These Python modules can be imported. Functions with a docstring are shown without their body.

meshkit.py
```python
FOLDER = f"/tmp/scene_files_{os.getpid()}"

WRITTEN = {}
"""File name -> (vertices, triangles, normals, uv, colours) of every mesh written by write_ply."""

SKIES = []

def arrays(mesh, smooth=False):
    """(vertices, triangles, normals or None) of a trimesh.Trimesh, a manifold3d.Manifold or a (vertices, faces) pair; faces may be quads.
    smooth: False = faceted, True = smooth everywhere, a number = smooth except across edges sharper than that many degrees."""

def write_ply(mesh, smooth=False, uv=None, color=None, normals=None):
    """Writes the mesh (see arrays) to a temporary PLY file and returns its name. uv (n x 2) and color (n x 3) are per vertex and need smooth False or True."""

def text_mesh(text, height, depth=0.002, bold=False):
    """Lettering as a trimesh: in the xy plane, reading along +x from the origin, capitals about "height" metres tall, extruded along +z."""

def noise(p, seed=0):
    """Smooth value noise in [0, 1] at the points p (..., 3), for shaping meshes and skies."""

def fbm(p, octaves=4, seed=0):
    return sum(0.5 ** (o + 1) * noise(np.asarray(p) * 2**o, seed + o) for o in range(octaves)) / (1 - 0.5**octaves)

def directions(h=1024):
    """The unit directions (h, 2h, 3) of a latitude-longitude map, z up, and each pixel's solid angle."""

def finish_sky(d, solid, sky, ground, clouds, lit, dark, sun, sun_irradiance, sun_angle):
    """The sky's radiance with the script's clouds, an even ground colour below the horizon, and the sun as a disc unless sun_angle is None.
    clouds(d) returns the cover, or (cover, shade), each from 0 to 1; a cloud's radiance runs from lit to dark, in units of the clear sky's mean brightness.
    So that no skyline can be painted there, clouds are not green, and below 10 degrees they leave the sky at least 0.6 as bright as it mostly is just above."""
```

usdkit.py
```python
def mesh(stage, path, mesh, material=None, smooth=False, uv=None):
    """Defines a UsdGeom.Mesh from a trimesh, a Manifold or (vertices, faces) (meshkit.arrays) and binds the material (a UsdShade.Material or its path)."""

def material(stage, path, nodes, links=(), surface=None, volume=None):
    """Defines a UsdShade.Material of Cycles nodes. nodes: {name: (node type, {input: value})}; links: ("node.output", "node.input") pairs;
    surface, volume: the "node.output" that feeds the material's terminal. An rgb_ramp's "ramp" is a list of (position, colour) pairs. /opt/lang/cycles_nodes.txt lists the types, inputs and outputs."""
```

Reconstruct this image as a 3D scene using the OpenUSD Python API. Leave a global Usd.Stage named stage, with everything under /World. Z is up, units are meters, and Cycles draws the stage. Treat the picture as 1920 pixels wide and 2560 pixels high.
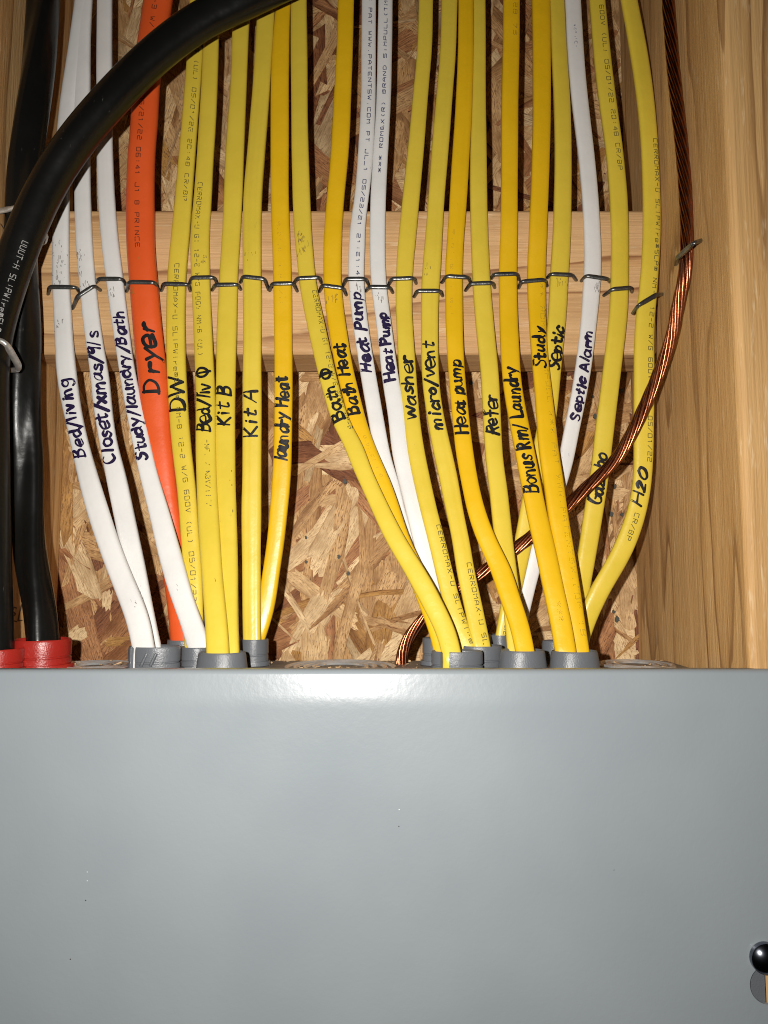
import math, random
import numpy as np, trimesh, usdkit, meshkit
from scipy.interpolate import PchipInterpolator
from scipy.ndimage import gaussian_filter1d
from shapely.geometry import LineString, Polygon, Point
from shapely.ops import unary_union
from pxr import Usd, UsdGeom, UsdLux, UsdShade, Gf, Sdf, Vt

random.seed(7); rng = np.random.default_rng(7)
stage = Usd.Stage.CreateInMemory()
UsdGeom.SetStageUpAxis(stage, 'Z'); UsdGeom.SetStageMetersPerUnit(stage, 1.0)
UsdGeom.Xform.Define(stage, '/World'); UsdGeom.Scope.Define(stage, '/World/Looks')

# ------------------------------------------------------------------ camera and light
Z0 = 1.45                      # height of the lens
F = 1775.0; PITCH = math.radians(5.0)
cp, sp = math.cos(PITCH), math.sin(PITCH)
cam = UsdGeom.Camera.Define(stage, '/World/camera')
cam.CreateHorizontalApertureAttr(24.0); cam.CreateVerticalApertureAttr(32.0)
cam.CreateFocalLengthAttr(24.0 * F / 1920); cam.CreateClippingRangeAttr(Gf.Vec2f(0.02, 50))
cam.AddTranslateOp().Set(Gf.Vec3d(0, 0, Z0)); cam.AddRotateXOp().Set(90 + 5.0)
cam.CreateExposureAttr(0.0)
# the phone's flash, a hand's breadth left of the lens, pointing where the lens points
fl = UsdLux.DiskLight.Define(stage, '/World/camera_flash')
fl.CreateRadiusAttr(0.003); fl.CreateIntensityAttr(1.0); fl.CreateExposureAttr(0.0)
fl.CreateNormalizeAttr(True); fl.CreateColorAttr(Gf.Vec3f(1.0, 0.965, 0.91)); fl.CreateIntensityAttr(FLASH := 0.75)
fl.AddTranslateOp().Set(Gf.Vec3d(-0.029, -0.004, Z0 + 0.010)); fl.AddRotateXOp().Set(90 - 6.0)

def P(px, py, Y):
    """The point at depth Y (mm in front of the lens plane) seen at pixel (px, py) of the 1920 x 2560 photograph; metres."""
    px, py, Y = np.asarray(px, float), np.asarray(py, float), np.asarray(Y, float)
    u, v = (px - 960) / F, -(py - 1280) / F
    s = Y / (cp - v * sp)
    return np.stack([u * s, Y + 0 * u, (sp + v * cp) * s], -1) * 1e-3 + np.array([0, 0, Z0])

def mm_per_px(py, Y):
    return Y / (F * (cp + (np.asarray(py, float) - 1280) / F * sp))

# ------------------------------------------------------------------ prims
used = {}
def numbered(path):
    n = used.get(path, -1) + 1; used[path] = n
    return path if n == 0 else f'{path}_{n:03d}'

def tag(prim, label=None, cat=None, group=None, kind=None):
    for k, v in (('label', label), ('category', cat), ('group', group), ('kind', kind)):
        if v: prim.SetCustomDataByKey(k, v)
    return prim

def thing(name, label, cat, group=None, at=(0, 0, 0)):
    x = UsdGeom.Xform.Define(stage, numbered('/World/' + name))
    return tag(x.GetPrim(), label, cat, group)

def obj(name, mesh, mat, parent=None, smooth=False, prim=None):
    path = numbered((str(parent.GetPath()) if parent else '/World') + '/' + name)
    m = usdkit.mesh(stage, path, mesh, mat, smooth=smooth)
    if prim:
        for k, v in prim.items():
            UsdGeom.PrimvarsAPI(m).CreatePrimvar(k, Sdf.ValueTypeNames.Vector3fArray, 'vertex').Set(Vt.Vec3fArray.FromNumpy(np.asarray(v, np.float32)))
    return m.GetPrim()

def join(ms): return trimesh.util.concatenate(ms)

def box(x0, x1, y0, y1, z0, z1, bev=0.0):
    b = trimesh.creation.box(bounds=[[x0, y0, z0], [x1, y1, z1]])
    if bev:
        import manifold3d
        c = [manifold3d.Manifold.sphere(bev, 16).translate((x, y, z)) for x in (x0 + bev, x1 - bev) for y in (y0 + bev, y1 - bev) for z in (z0 + bev, z1 - bev)]
        h = manifold3d.Manifold.batch_hull(c).to_mesh()
        b = trimesh.Trimesh(h.vert_properties[:, :3], h.tri_verts, process=False)
    return b

# ------------------------------------------------------------------ materials
def M(name, nodes, links, surface='p.BSDF'):
    return usdkit.material(stage, '/World/Looks/' + name, nodes, links, surface=surface)

def wood(name, axis, ringdir, K, D, c_light, c_mid, c_dark, seed=0.0, rough=0.62):
    """axis: the direction of the grain; ringdir: where the growth rings are counted."""
    s = [1.0, 1.0, 1.0]; s['xyz'.index(axis)] = 0.10
    fine = [v * 1 for v in s]; fine['xyz'.index(axis)] = 0.025
    return M(name, {
        't': ('texture_coordinate', {}), 'off': ('mapping', {'location': (seed, seed * 0.7, seed * 1.3)}),
        'm1': ('mapping', {'scale': tuple(s)}), 'n1': ('noise_texture', {'scale': 17.0, 'detail': 3.5, 'roughness': 0.55}),
        'sx': ('separate_xyz', {}), 'k': ('math', {'math_type': 'multiply', 'value2': K}),
        'd': ('math', {'math_type': 'multiply_add', 'value2': D}),
        'fr': ('math', {'math_type': 'fraction'}),
        'ring0': ('rgb_ramp', {'ramp': [(0.0, c_light), (0.35, c_light), (0.80, c_mid), (0.92, c_dark), (0.97, c_dark), (1.0, c_light)]}),
        'fade': ('rgb_ramp', {'ramp': [(0.34, (0.28, 0.28, 0.28)), (0.58, (1, 1, 1))]}), 'ring': ('mix', {'color1': tuple(.55 * a + .45 * b for a, b in zip(c_light, c_mid))}),
        'm2': ('mapping', {'scale': tuple(fine)}), 'n2': ('noise_texture', {'scale': 900.0, 'detail': 4.0, 'roughness': 0.65}),
        'r2': ('rgb_ramp', {'ramp': [(0.30, (0.70, 0.64, 0.58)), (0.55, (1, 1, 1)), (0.75, (1.14, 1.12, 1.08))]}),
        'mul': ('mix', {'mix_type': 'multiply', 'fac': 0.6}),
        'n3': ('noise_texture', {'scale': 22.0, 'detail': 4.0, 'roughness': 0.6}),
        'r3': ('rgb_ramp', {'ramp': [(0.3, (0.80, 0.76, 0.70)), (0.6, (1.05, 1.03, 1.0)), (0.8, (1.12, 1.06, 0.98))]}),
        'mul3': ('mix', {'mix_type': 'multiply', 'fac': 0.8}),
        'm4': ('mapping', {'scale': tuple(0.12 if i == 'xyz'.index(axis) else 1.0 for i in range(3))}),
        'n4': ('noise_texture', {'scale': 420.0, 'detail': 3.0, 'roughness': 0.7}),
        'r4': ('rgb_ramp', {'ramp': [(0.58, (0, 0, 0)), (0.72, (1, 1, 1))]}),
        'hl': ('mix', {'mix_type': 'screen', 'color2': (0.20, 0.17, 0.12)}),
        'b': ('bump', {'strength': 0.55, 'distance': 0.0008}), 'b2': ('bump', {'strength': 0.25, 'distance': 0.0006}),
        'p': ('principled_bsdf', {'roughness': rough, 'specular_ior_level': 0.35}),
    }, [('t.object', 'off.vector'), ('off.vector', 'm1.vector'), ('m1.vector', 'n1.vector'), ('off.vector', 'sx.vector'), (f'sx.{ringdir}', 'k.value1'),
        ('n1.fac', 'd.value1'), ('k.value', 'd.value3'), ('d.value', 'fr.value1'), ('fr.value', 'ring0.fac'), ('n3.fac', 'fade.fac'), ('fade.color', 'ring.fac'), ('ring0.color', 'ring.color2'),
        ('off.vector', 'm2.vector'), ('m2.vector', 'n2.vector'), ('n2.fac', 'r2.fac'), ('ring.color', 'mul.color1'), ('r2.color', 'mul.color2'),
        ('m1.vector', 'n3.vector'), ('n3.fac', 'r3.fac'), ('mul.color', 'mul3.color1'), ('r3.color', 'mul3.color2'),
        ('off.vector', 'm4.vector'), ('m4.vector', 'n4.vector'), ('n4.fac', 'r4.fac'), ('r4.color', 'hl.fac'), ('mul3.color', 'hl.color1'),
        ('hl.color', 'p.base_color'), ('n2.fac', 'b.height'), ('fr.value', 'b2.height'), ('b.normal', 'b2.normal'), ('b2.normal', 'p.normal')])

wood_right = wood('stud_wood_right', 'z', 'y', 30.0, 7.5, (0.59, 0.365, 0.155), (0.48, 0.275, 0.105), (0.23, 0.11, 0.038), 0.3)
wood_left = wood('stud_wood_left', 'z', 'y', 30.0, 3.6, (0.58, 0.355, 0.155), (0.50, 0.28, 0.11), (0.30, 0.15, 0.055), 2.1)
wood_block = wood('block_wood', 'x', 'z', 34.0, 5.2, (0.61, 0.39, 0.195), (0.54, 0.32, 0.145), (0.29, 0.138, 0.058), 5.2)

def strand_look(i, base, dark, fleck):
    return M(f'strand_tone_{i:03d}', {
        'a': ('attribute', {'attribute': 'grain'}), 'm': ('mapping', {'scale': (0.045, 0.75, 1.0)}), 'm2': ('mapping', {'scale': (0.22, 1.1, 1.0)}),
        'n': ('noise_texture', {'scale': 1.6, 'detail': 5.0, 'roughness': 0.65}), 'r': ('rgb_ramp', {'ramp': [(0.30, dark), (0.55, base), (0.8, tuple(min(1, c * 1.18) for c in base))]}),
        'f': ('noise_texture', {'scale': 1.25, 'detail': 2.5, 'roughness': 0.7}), 'fr': ('rgb_ramp', {'ramp': [(0.53, (0, 0, 0)), (0.62, (1, 1, 1))]}),
        'w': ('noise_texture', {'scale': 0.05, 'detail': 3.0, 'roughness': 0.6}), 'wr': ('rgb_ramp', {'ramp': [(0.35, (0.10, 0.10, 0.10)), (0.65, (1, 1, 1))]}),
        'fm': ('math', {'math_type': 'multiply'}), 'x': ('mix', {'color2': fleck}),
        'w2': ('rgb_ramp', {'ramp': [(0.3, (0.62, 0.52, 0.43)), (0.62, (1.16, 1.12, 1.05))]}), 'mu': ('mix', {'mix_type': 'multiply', 'fac': 1.0}),
        'b': ('bump', {'strength': 1.0, 'distance': 0.0011}),
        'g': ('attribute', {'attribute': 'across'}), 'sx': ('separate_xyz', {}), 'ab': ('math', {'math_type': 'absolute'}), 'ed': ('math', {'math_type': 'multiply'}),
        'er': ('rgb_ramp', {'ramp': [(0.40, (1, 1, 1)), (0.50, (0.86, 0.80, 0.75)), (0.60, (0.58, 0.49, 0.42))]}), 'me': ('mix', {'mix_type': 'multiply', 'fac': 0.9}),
        'p': ('principled_bsdf', {'roughness': 0.58, 'specular_ior_level': 0.4}),
    }, [('a.vector', 'm.vector'), ('a.vector', 'm2.vector'), ('m.vector', 'n.vector'), ('m2.vector', 'f.vector'), ('a.vector', 'w.vector'), ('n.fac', 'r.fac'), ('f.fac', 'fr.fac'),
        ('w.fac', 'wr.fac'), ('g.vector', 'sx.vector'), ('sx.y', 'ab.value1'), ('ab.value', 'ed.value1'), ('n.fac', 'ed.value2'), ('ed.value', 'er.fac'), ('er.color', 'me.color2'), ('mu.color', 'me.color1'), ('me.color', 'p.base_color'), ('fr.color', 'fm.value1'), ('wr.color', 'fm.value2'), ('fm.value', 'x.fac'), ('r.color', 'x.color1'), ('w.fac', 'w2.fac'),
        ('x.color', 'mu.color1'), ('w2.color', 'mu.color2'), ('n.fac', 'b.height'), ('b.normal', 'p.normal')])

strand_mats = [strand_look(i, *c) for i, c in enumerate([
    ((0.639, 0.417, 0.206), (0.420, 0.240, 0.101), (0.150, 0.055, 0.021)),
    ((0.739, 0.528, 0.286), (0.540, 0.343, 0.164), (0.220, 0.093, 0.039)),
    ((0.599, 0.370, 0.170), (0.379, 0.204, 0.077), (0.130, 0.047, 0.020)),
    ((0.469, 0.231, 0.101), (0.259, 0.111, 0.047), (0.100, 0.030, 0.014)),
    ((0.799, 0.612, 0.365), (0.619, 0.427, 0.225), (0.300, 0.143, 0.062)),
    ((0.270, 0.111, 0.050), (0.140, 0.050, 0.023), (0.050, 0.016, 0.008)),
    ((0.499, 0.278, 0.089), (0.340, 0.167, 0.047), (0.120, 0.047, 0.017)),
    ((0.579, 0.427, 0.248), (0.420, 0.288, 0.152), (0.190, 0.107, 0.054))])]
strand_weights = np.array([0.20, 0.20, 0.13, 0.13, 0.18, 0.07, 0.06, 0.03])
ink_green = M('resin_spot', {'p': ('principled_bsdf', {'base_color': (0.06, 0.062, 0.05), 'roughness': 0.7})}, [])

def plastic(name, col, rough=0.36, bump=0.12, scale=900.0, scuff=0.0, scuff_col=(0.06, 0.055, 0.05), spec=0.5, sss=0.0):
    lo = tuple(c * 0.93 for c in col)
    return M(name, {
        't': ('texture_coordinate', {}), 'n': ('noise_texture', {'scale': 38.0, 'detail': 4.0, 'roughness': 0.6}),
        'r': ('rgb_ramp', {'ramp': [(0.3, lo), (0.62, col)]}),
        'mp': ('mapping', {'scale': (1.0, 1.0, 0.35)}),
        's': ('noise_texture', {'scale': 520.0, 'detail': 4.0, 'roughness': 0.75}), 'sr': ('rgb_ramp', {'ramp': [(0.655, (0, 0, 0)), (0.72, (1, 1, 1))]}),
        'w': ('noise_texture', {'scale': 17.0, 'detail': 2.0}), 'wr': ('rgb_ramp', {'ramp': [(0.56, (0, 0, 0)), (0.68, (1, 1, 1))]}),
        'ms': ('math', {'math_type': 'multiply'}), 'mk': ('math', {'math_type': 'multiply', 'value2': scuff}), 'x': ('mix', {'color2': scuff_col}),
        'nb': ('noise_texture', {'scale': scale, 'detail': 2.0}), 'nb2': ('noise_texture', {'scale': 120.0, 'detail': 2.0}),
        'b': ('bump', {'strength': bump, 'distance': 0.0006}), 'b2': ('bump', {'strength': 0.12, 'distance': 0.002}),
        'rr': ('map_range', {'from_min': 0.3, 'from_max': 0.7, 'to_min': rough - 0.07, 'to_max': rough + 0.09}),
        'p': ('principled_bsdf', {'specular_ior_level': spec}),
    }, [('t.object', 'n.vector'), ('n.fac', 'r.fac'), ('t.object', 'mp.vector'), ('mp.vector', 's.vector'), ('s.fac', 'sr.fac'), ('t.object', 'w.vector'), ('w.fac', 'wr.fac'),
        ('sr.color', 'ms.value1'), ('wr.color', 'ms.value2'), ('ms.value', 'mk.value1'), ('mk.value', 'x.fac'), ('r.color', 'x.color1'), ('x.color', 'p.base_color'),
        ('t.object', 'nb.vector'), ('t.object', 'nb2.vector'), ('nb.fac', 'b.height'), ('nb2.fac', 'b2.height'), ('b.normal', 'b2.normal'), ('b2.normal', 'p.normal'), ('n.fac', 'rr.value'), ('rr.result', 'p.roughness')])

yellow_dull = plastic('yellow_jacket', (0.66, 0.49, 0.048), 0.34, 0.08, scuff=0.55, scuff_col=(0.12, 0.09, 0.03))
yellow_gold = plastic('golden_yellow_jacket', (0.72, 0.43, 0.008), 0.36, 0.10, scuff=0.35, scuff_col=(0.2, 0.11, 0.02))
white_jacket = plastic('white_jacket', (0.70, 0.685, 0.665), 0.34, 0.06, scuff=0.8, scuff_col=(0.12, 0.11, 0.11))
orange_jacket = plastic('orange_jacket', (0.70, 0.095, 0.018), 0.40, 0.10, scuff=0.3, scuff_col=(0.2, 0.04, 0.01))
black_jacket = plastic('black_jacket', (0.006, 0.006, 0.0055), 0.27, 0.05, 1300.0, scuff=0.35, scuff_col=(0.2, 0.19, 0.17), spec=0.30)
grey_plastic = plastic('grey_connector_plastic', (0.108, 0.115, 0.127), 0.38, 0.22, 1700.0)
red_plastic = plastic('red_connector_plastic', (0.33, 0.018, 0.012), 0.33, 0.25, 1500.0)
def metal(name, col, rough, bump=0.2, scale=700.0, metallic=1.0):
    return M(name, {'t': ('texture_coordinate', {}), 'n': ('noise_texture', {'scale': scale, 'detail': 3.0}), 'b': ('bump', {'strength': bump, 'distance': 0.0005}),
                    'n2': ('noise_texture', {'scale': 160.0, 'detail': 3.0}), 'r': ('rgb_ramp', {'ramp': [(0.3, tuple(c * 0.65 for c in col)), (0.65, col)]}),
                    'p': ('principled_bsdf', {'metallic': metallic, 'roughness': rough})},
             [('t.object', 'n.vector'), ('t.object', 'n2.vector'), ('n2.fac', 'r.fac'), ('r.color', 'p.base_color'), ('n.fac', 'b.height'), ('b.normal', 'p.normal')])
staple_metal = metal('staple_steel', (0.17, 0.17, 0.165), 0.33, 0.3, metallic=0.85)
zinc_metal = metal('zinc_steel', (0.62, 0.62, 0.60), 0.42, 0.4, metallic=0.75)
copper_metal = metal('bare_copper', (0.40, 0.145, 0.072), 0.28, 0.15)
chrome = metal('dark_chrome', (0.24, 0.255, 0.30), 0.20, 0.02)
box_metal = M('dusty_box_steel', {'t': ('texture_coordinate', {}), 'n': ('noise_texture', {'scale': 130.0, 'detail': 6.0, 'roughness': 0.7}),
    'r': ('rgb_ramp', {'ramp': [(0.35, (0.13, 0.13, 0.13)), (0.55, (0.20, 0.19, 0.175)), (0.72, (0.36, 0.29, 0.21))]}),
    'b': ('bump', {'strength': 0.3, 'distance': 0.0008}), 'p': ('principled_bsdf', {'roughness': 0.5, 'metallic': 0.25})},
    [('t.object', 'n.vector'), ('n.fac', 'r.fac'), ('r.color', 'p.base_color'), ('n.fac', 'b.height'), ('b.normal', 'p.normal')])
ring_metal = metal('knockout_steel', (0.66, 0.66, 0.65), 0.30, 0.3, metallic=0.6)
panel_paint = M('grey_enamel', {'t': ('texture_coordinate', {}), 'n': ('noise_texture', {'scale': 420.0, 'detail': 2.0, 'roughness': 0.5}),
    'n2': ('noise_texture', {'scale': 16.0, 'detail': 3.0, 'roughness': 0.5}), 'n3': ('noise_texture', {'scale': 1500.0, 'detail': 2.0}),
    'r': ('rgb_ramp', {'ramp': [(0.35, (0.218, 0.244, 0.262)), (0.65, (0.230, 0.256, 0.273))]}),
    'rr': ('map_range', {'from_min': 0.35, 'from_max': 0.65, 'to_min': 0.32, 'to_max': 0.50}),
    'b': ('bump', {'strength': 0.06, 'distance': 0.0010}), 'b2': ('bump', {'strength': 0.08, 'distance': 0.0003}),
    'p': ('principled_bsdf', {'specular_ior_level': 0.22, 'coat_weight': 0.26, 'coat_roughness': 0.24})},
    [('t.object', 'n.vector'), ('t.object', 'n2.vector'), ('t.object', 'n3.vector'), ('n2.fac', 'r.fac'), ('r.color', 'p.base_color'), ('n2.fac', 'rr.value'), ('rr.result', 'p.roughness'),
     ('n.fac', 'b.height'), ('n3.fac', 'b2.height'), ('b.normal', 'b2.normal'), ('b2.normal', 'p.normal'), ('b.normal', 'p.coat_normal')])
def ink(name, col, rough=0.45): return M(name, {'p': ('principled_bsdf', {'base_color': col, 'roughness': rough, 'specular_ior_level': 0.4})}, [])
marker_black = ink('black_marker_ink', (0.008, 0.007, 0.008)); marker_purple = ink('purple_black_marker_ink', (0.014, 0.007, 0.040))
print_black = ink('black_print', (0.05, 0.042, 0.02), 0.6); print_blue = ink('blue_print', (0.04, 0.045, 0.11), 0.6)
print_brown = ink('brown_print', (0.28, 0.16, 0.02), 0.6); print_orange = ink('dark_print_on_orange', (0.10, 0.02, 0.008), 0.6); print_grey = ink('grey_print', (0.30, 0.30, 0.29), 0.6)
stamp_ink = ink('stamp_ink', (0.07, 0.045, 0.03), 0.7); chip_tan = ink('sawdust_tan', (0.55, 0.37, 0.20), 0.7); speck_dark = ink('dark_speck', (0.06, 0.06, 0.06)); speck_pale = ink('pale_speck', (0.6, 0.6, 0.58))

# ------------------------------------------------------------------ lettering: single strokes
HAND = {k: v for k, v in (l.split(' ', 1) for l in '''a 62|50 46 30 58 8 42 6 14 22 -2 42 16 50 52|50 52 50 14 60 0
b 55|8 100 8 2|8 30 28 52 46 38 44 10 24 0 8 10
c 50|44 44 26 55 8 36 8 14 24 0 46 10
d 60|46 42 28 54 8 38 8 12 24 0 44 16|48 100 47 40 48 12 56 0
e 60|4 24 50 30 44 60 22 62 2 40 8 8 28 -4 56 8
f 46|46 92 32 100 22 84 20 40 20 -5|4 48 40 52
g 58|46 44 28 55 8 40 8 16 24 6 44 22|48 52 47 0 42 -30 22 -38 8 -26
h 58|8 100 8 0|8 28 26 52 44 42 46 0
i 26|12 52 12 0|12 76 13 82
l 24|12 100 11 0
m 84|8 54 8 0|8 34 22 54 36 44 38 0|38 34 54 54 70 44 72 0
n 58|8 54 8 0|8 32 26 54 42 44 46 0
o 56|28 55 8 38 10 10 28 0 46 14 46 40 28 55
p 56|8 54 8 -38|8 36 28 55 46 40 42 12 24 2 8 12
r 44|8 54 8 0|8 32 22 52 40 50
s 48|42 46 26 55 10 44 20 30 38 20 36 4 20 0 4 8
t 44|20 84 20 14 26 0 40 6|2 56 40 58
u 58|8 54 8 16 22 0 40 12 46 54|46 54 47 12 56 0
v 52|4 54 24 0 46 56
w 76|4 54 20 0 36 46 54 0 72 56
x 54|6 54 46 0|46 54 6 0
y 56|6 54 24 12|48 56 26 4 12 -36
z 52|6 52 44 54 8 4 48 2
/ 50|4 -14 46 100
A 74|4 0 34 100 66 0|16 34 56 36
B 66|8 100 8 0|8 98 40 96 46 74 34 56 8 52|8 52 46 48 56 24 42 4 8 0
C 68|60 84 40 100 12 76 8 34 26 2 60 12
D 72|8 100 10 0|2 98 40 94 62 60 54 18 30 0 4 2
G 72|60 86 38 100 12 76 8 30 28 2 56 8 62 42|38 44 66 42
H 72|8 100 8 0|60 100 60 0|8 50 60 54
K 68|10 100 10 0|56 98 12 44|14 48 60 0
L 60|10 100 10 4|10 2 52 2
O 70|34 98 8 70 10 24 34 0 60 26 58 74 34 98
P 62|8 100 8 -4|8 98 44 96 54 72 38 50 8 46
R 68|8 100 8 0|8 98 42 96 50 72 34 54 8 50|26 52 60 0
S 60|52 88 30 100 10 80 24 58 46 42 46 12 24 0 4 12
W 100|4 100 24 0|24 0 48 74|48 74 70 0|70 0 98 104
@ 80|38 94 8 72 6 28 36 4 68 26 72 70 38 94|30 112 42 -10|38 112 46 -6
9 54|44 84 24 98 8 78 14 56 36 58 46 84|46 84 46 40 42 0
2 56|8 80 26 100 46 80 34 50 6 4|6 4 52 2'''.split('\n'))}
PRINT = {k: v for k, v in (l.split(' ', 1) for l in '''A 0 0 0 70 25 100 50 70 50 0|0 40 50 40
B 0 0 0 100 40 100 50 80 40 52 0 52|40 52 50 30 40 0 0 0
C 50 100 0 100 0 0 50 0
D 0 0 0 100 35 100 50 70 50 30 35 0 0 0
E 50 100 0 100 0 0 50 0|0 52 40 52
F 50 100 0 100 0 0|0 52 40 52
G 50 100 0 100 0 0 50 0 50 48 25 48
H 0 0 0 100|50 0 50 100|0 52 50 52
I 25 0 25 100
J 50 100 50 0 0 0 0 25
K 0 0 0 100|50 100 0 50 50 0
L 0 100 0 0 50 0
M 0 0 0 100 25 60 50 100 50 0
N 0 0 0 100 50 0 50 100
O 0 0 0 100 50 100 50 0 0 0
P 0 0 0 100 50 100 50 50 0 50
R 0 0 0 100 50 100 50 50 0 50|18 50 50 0
S 50 100 0 100 0 52 50 52 50 0 0 0
T 0 100 50 100|25 100 25 0
U 0 100 0 0 50 0 50 100
V 0 100 25 0 50 100
W 0 100 10 0 25 62 40 0 50 100
X 0 0 50 100|0 100 50 0
Y 0 100 25 55 50 100|25 55 25 0
0 0 0 0 100 50 100 50 0 0 0
1 10 80 25 100 25 0
2 0 100 50 100 50 52 0 52 0 0 50 0
3 0 100 50 100 50 0 0 0|10 52 50 52
4 40 0 40 100 0 35 50 35
5 50 100 0 100 0 55 50 55 50 0 0 0
6 50 100 0 100 0 0 50 0 50 52 0 52
7 0 100 50 100 20 0
8 0 0 0 100 50 100 50 0 0 0|0 52 50 52
i 25 0 25 62|25 80 25 98
r 5 0 5 60|5 40 45 60
e 0 30 50 30 50 60 0 60 0 0 50 0
- 5 50 45 50
_ 0 0 50 0
/ 0 0 50 100
: 25 20 25 32|25 66 25 78
. 25 0 25 10
( 35 100 20 75 20 25 35 0
) 15 100 30 75 30 25 15 0
* 0 20 50 80|0 80 50 20|25 10 25 90
@ 0 20 0 80 50 80 50 20 0 20|15 30 15 70 35 70 35 50 15 50 35 30'''.split('\n'))}

def strokes_of(text, hand, r):
    """[(polyline)] in units of the cap height, and the total width."""
    out, x = [], 0.0
    for ch in text:
        if ch == ' ':
            x += 0.42 if hand else 0.78; continue
        if hand:
            adv, *ss = HAND[ch].split('|'); adv = float(adv) / 100
        else:
            ss, adv = PRINT.get(ch, PRINT['.']).split('|'), 0.78
        jx, jy, sc, sl = (r.uniform(-.03, .03), r.uniform(-.08, .08), r.uniform(.88, 1.12), r.uniform(-.05, .26)) if hand else (0, 0, 1, 0)
        for s in ss:
            a = np.array(s.split(), float).reshape(-1, 2) / 100 * sc
            if hand:
                a = a + r.normal(0, 0.016, a.shape)
                a[:, 0] += a[:, 1] * sl
                if len(a) > 2:
                    u = np.linspace(0, 1, len(a)); from_ = np.linspace(0, 1, 6 * len(a))
                    q = np.concatenate([2 * a[:1] - a[1:2], a, 2 * a[-1:] - a[-2:-1]])
                    pts = []
                    for k in range(len(a) - 1):
                        p0, p1, p2, p3 = q[k:k + 4]
                        for t in np.linspace(0, 1, 5, endpoint=False):
                            pts.append(0.5 * (2 * p1 + (p2 - p0) * t + (2 * p0 - 5 * p1 + 4 * p2 - p3) * t * t + (3 * p1 - p0 - 3 * p2 + p3) * t ** 3))
                    a = np.array(pts + [a[-1]])
            out.append(a + [x + jx, jy])
        x += adv + (.06 if hand else 0)
    return out, x

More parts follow.
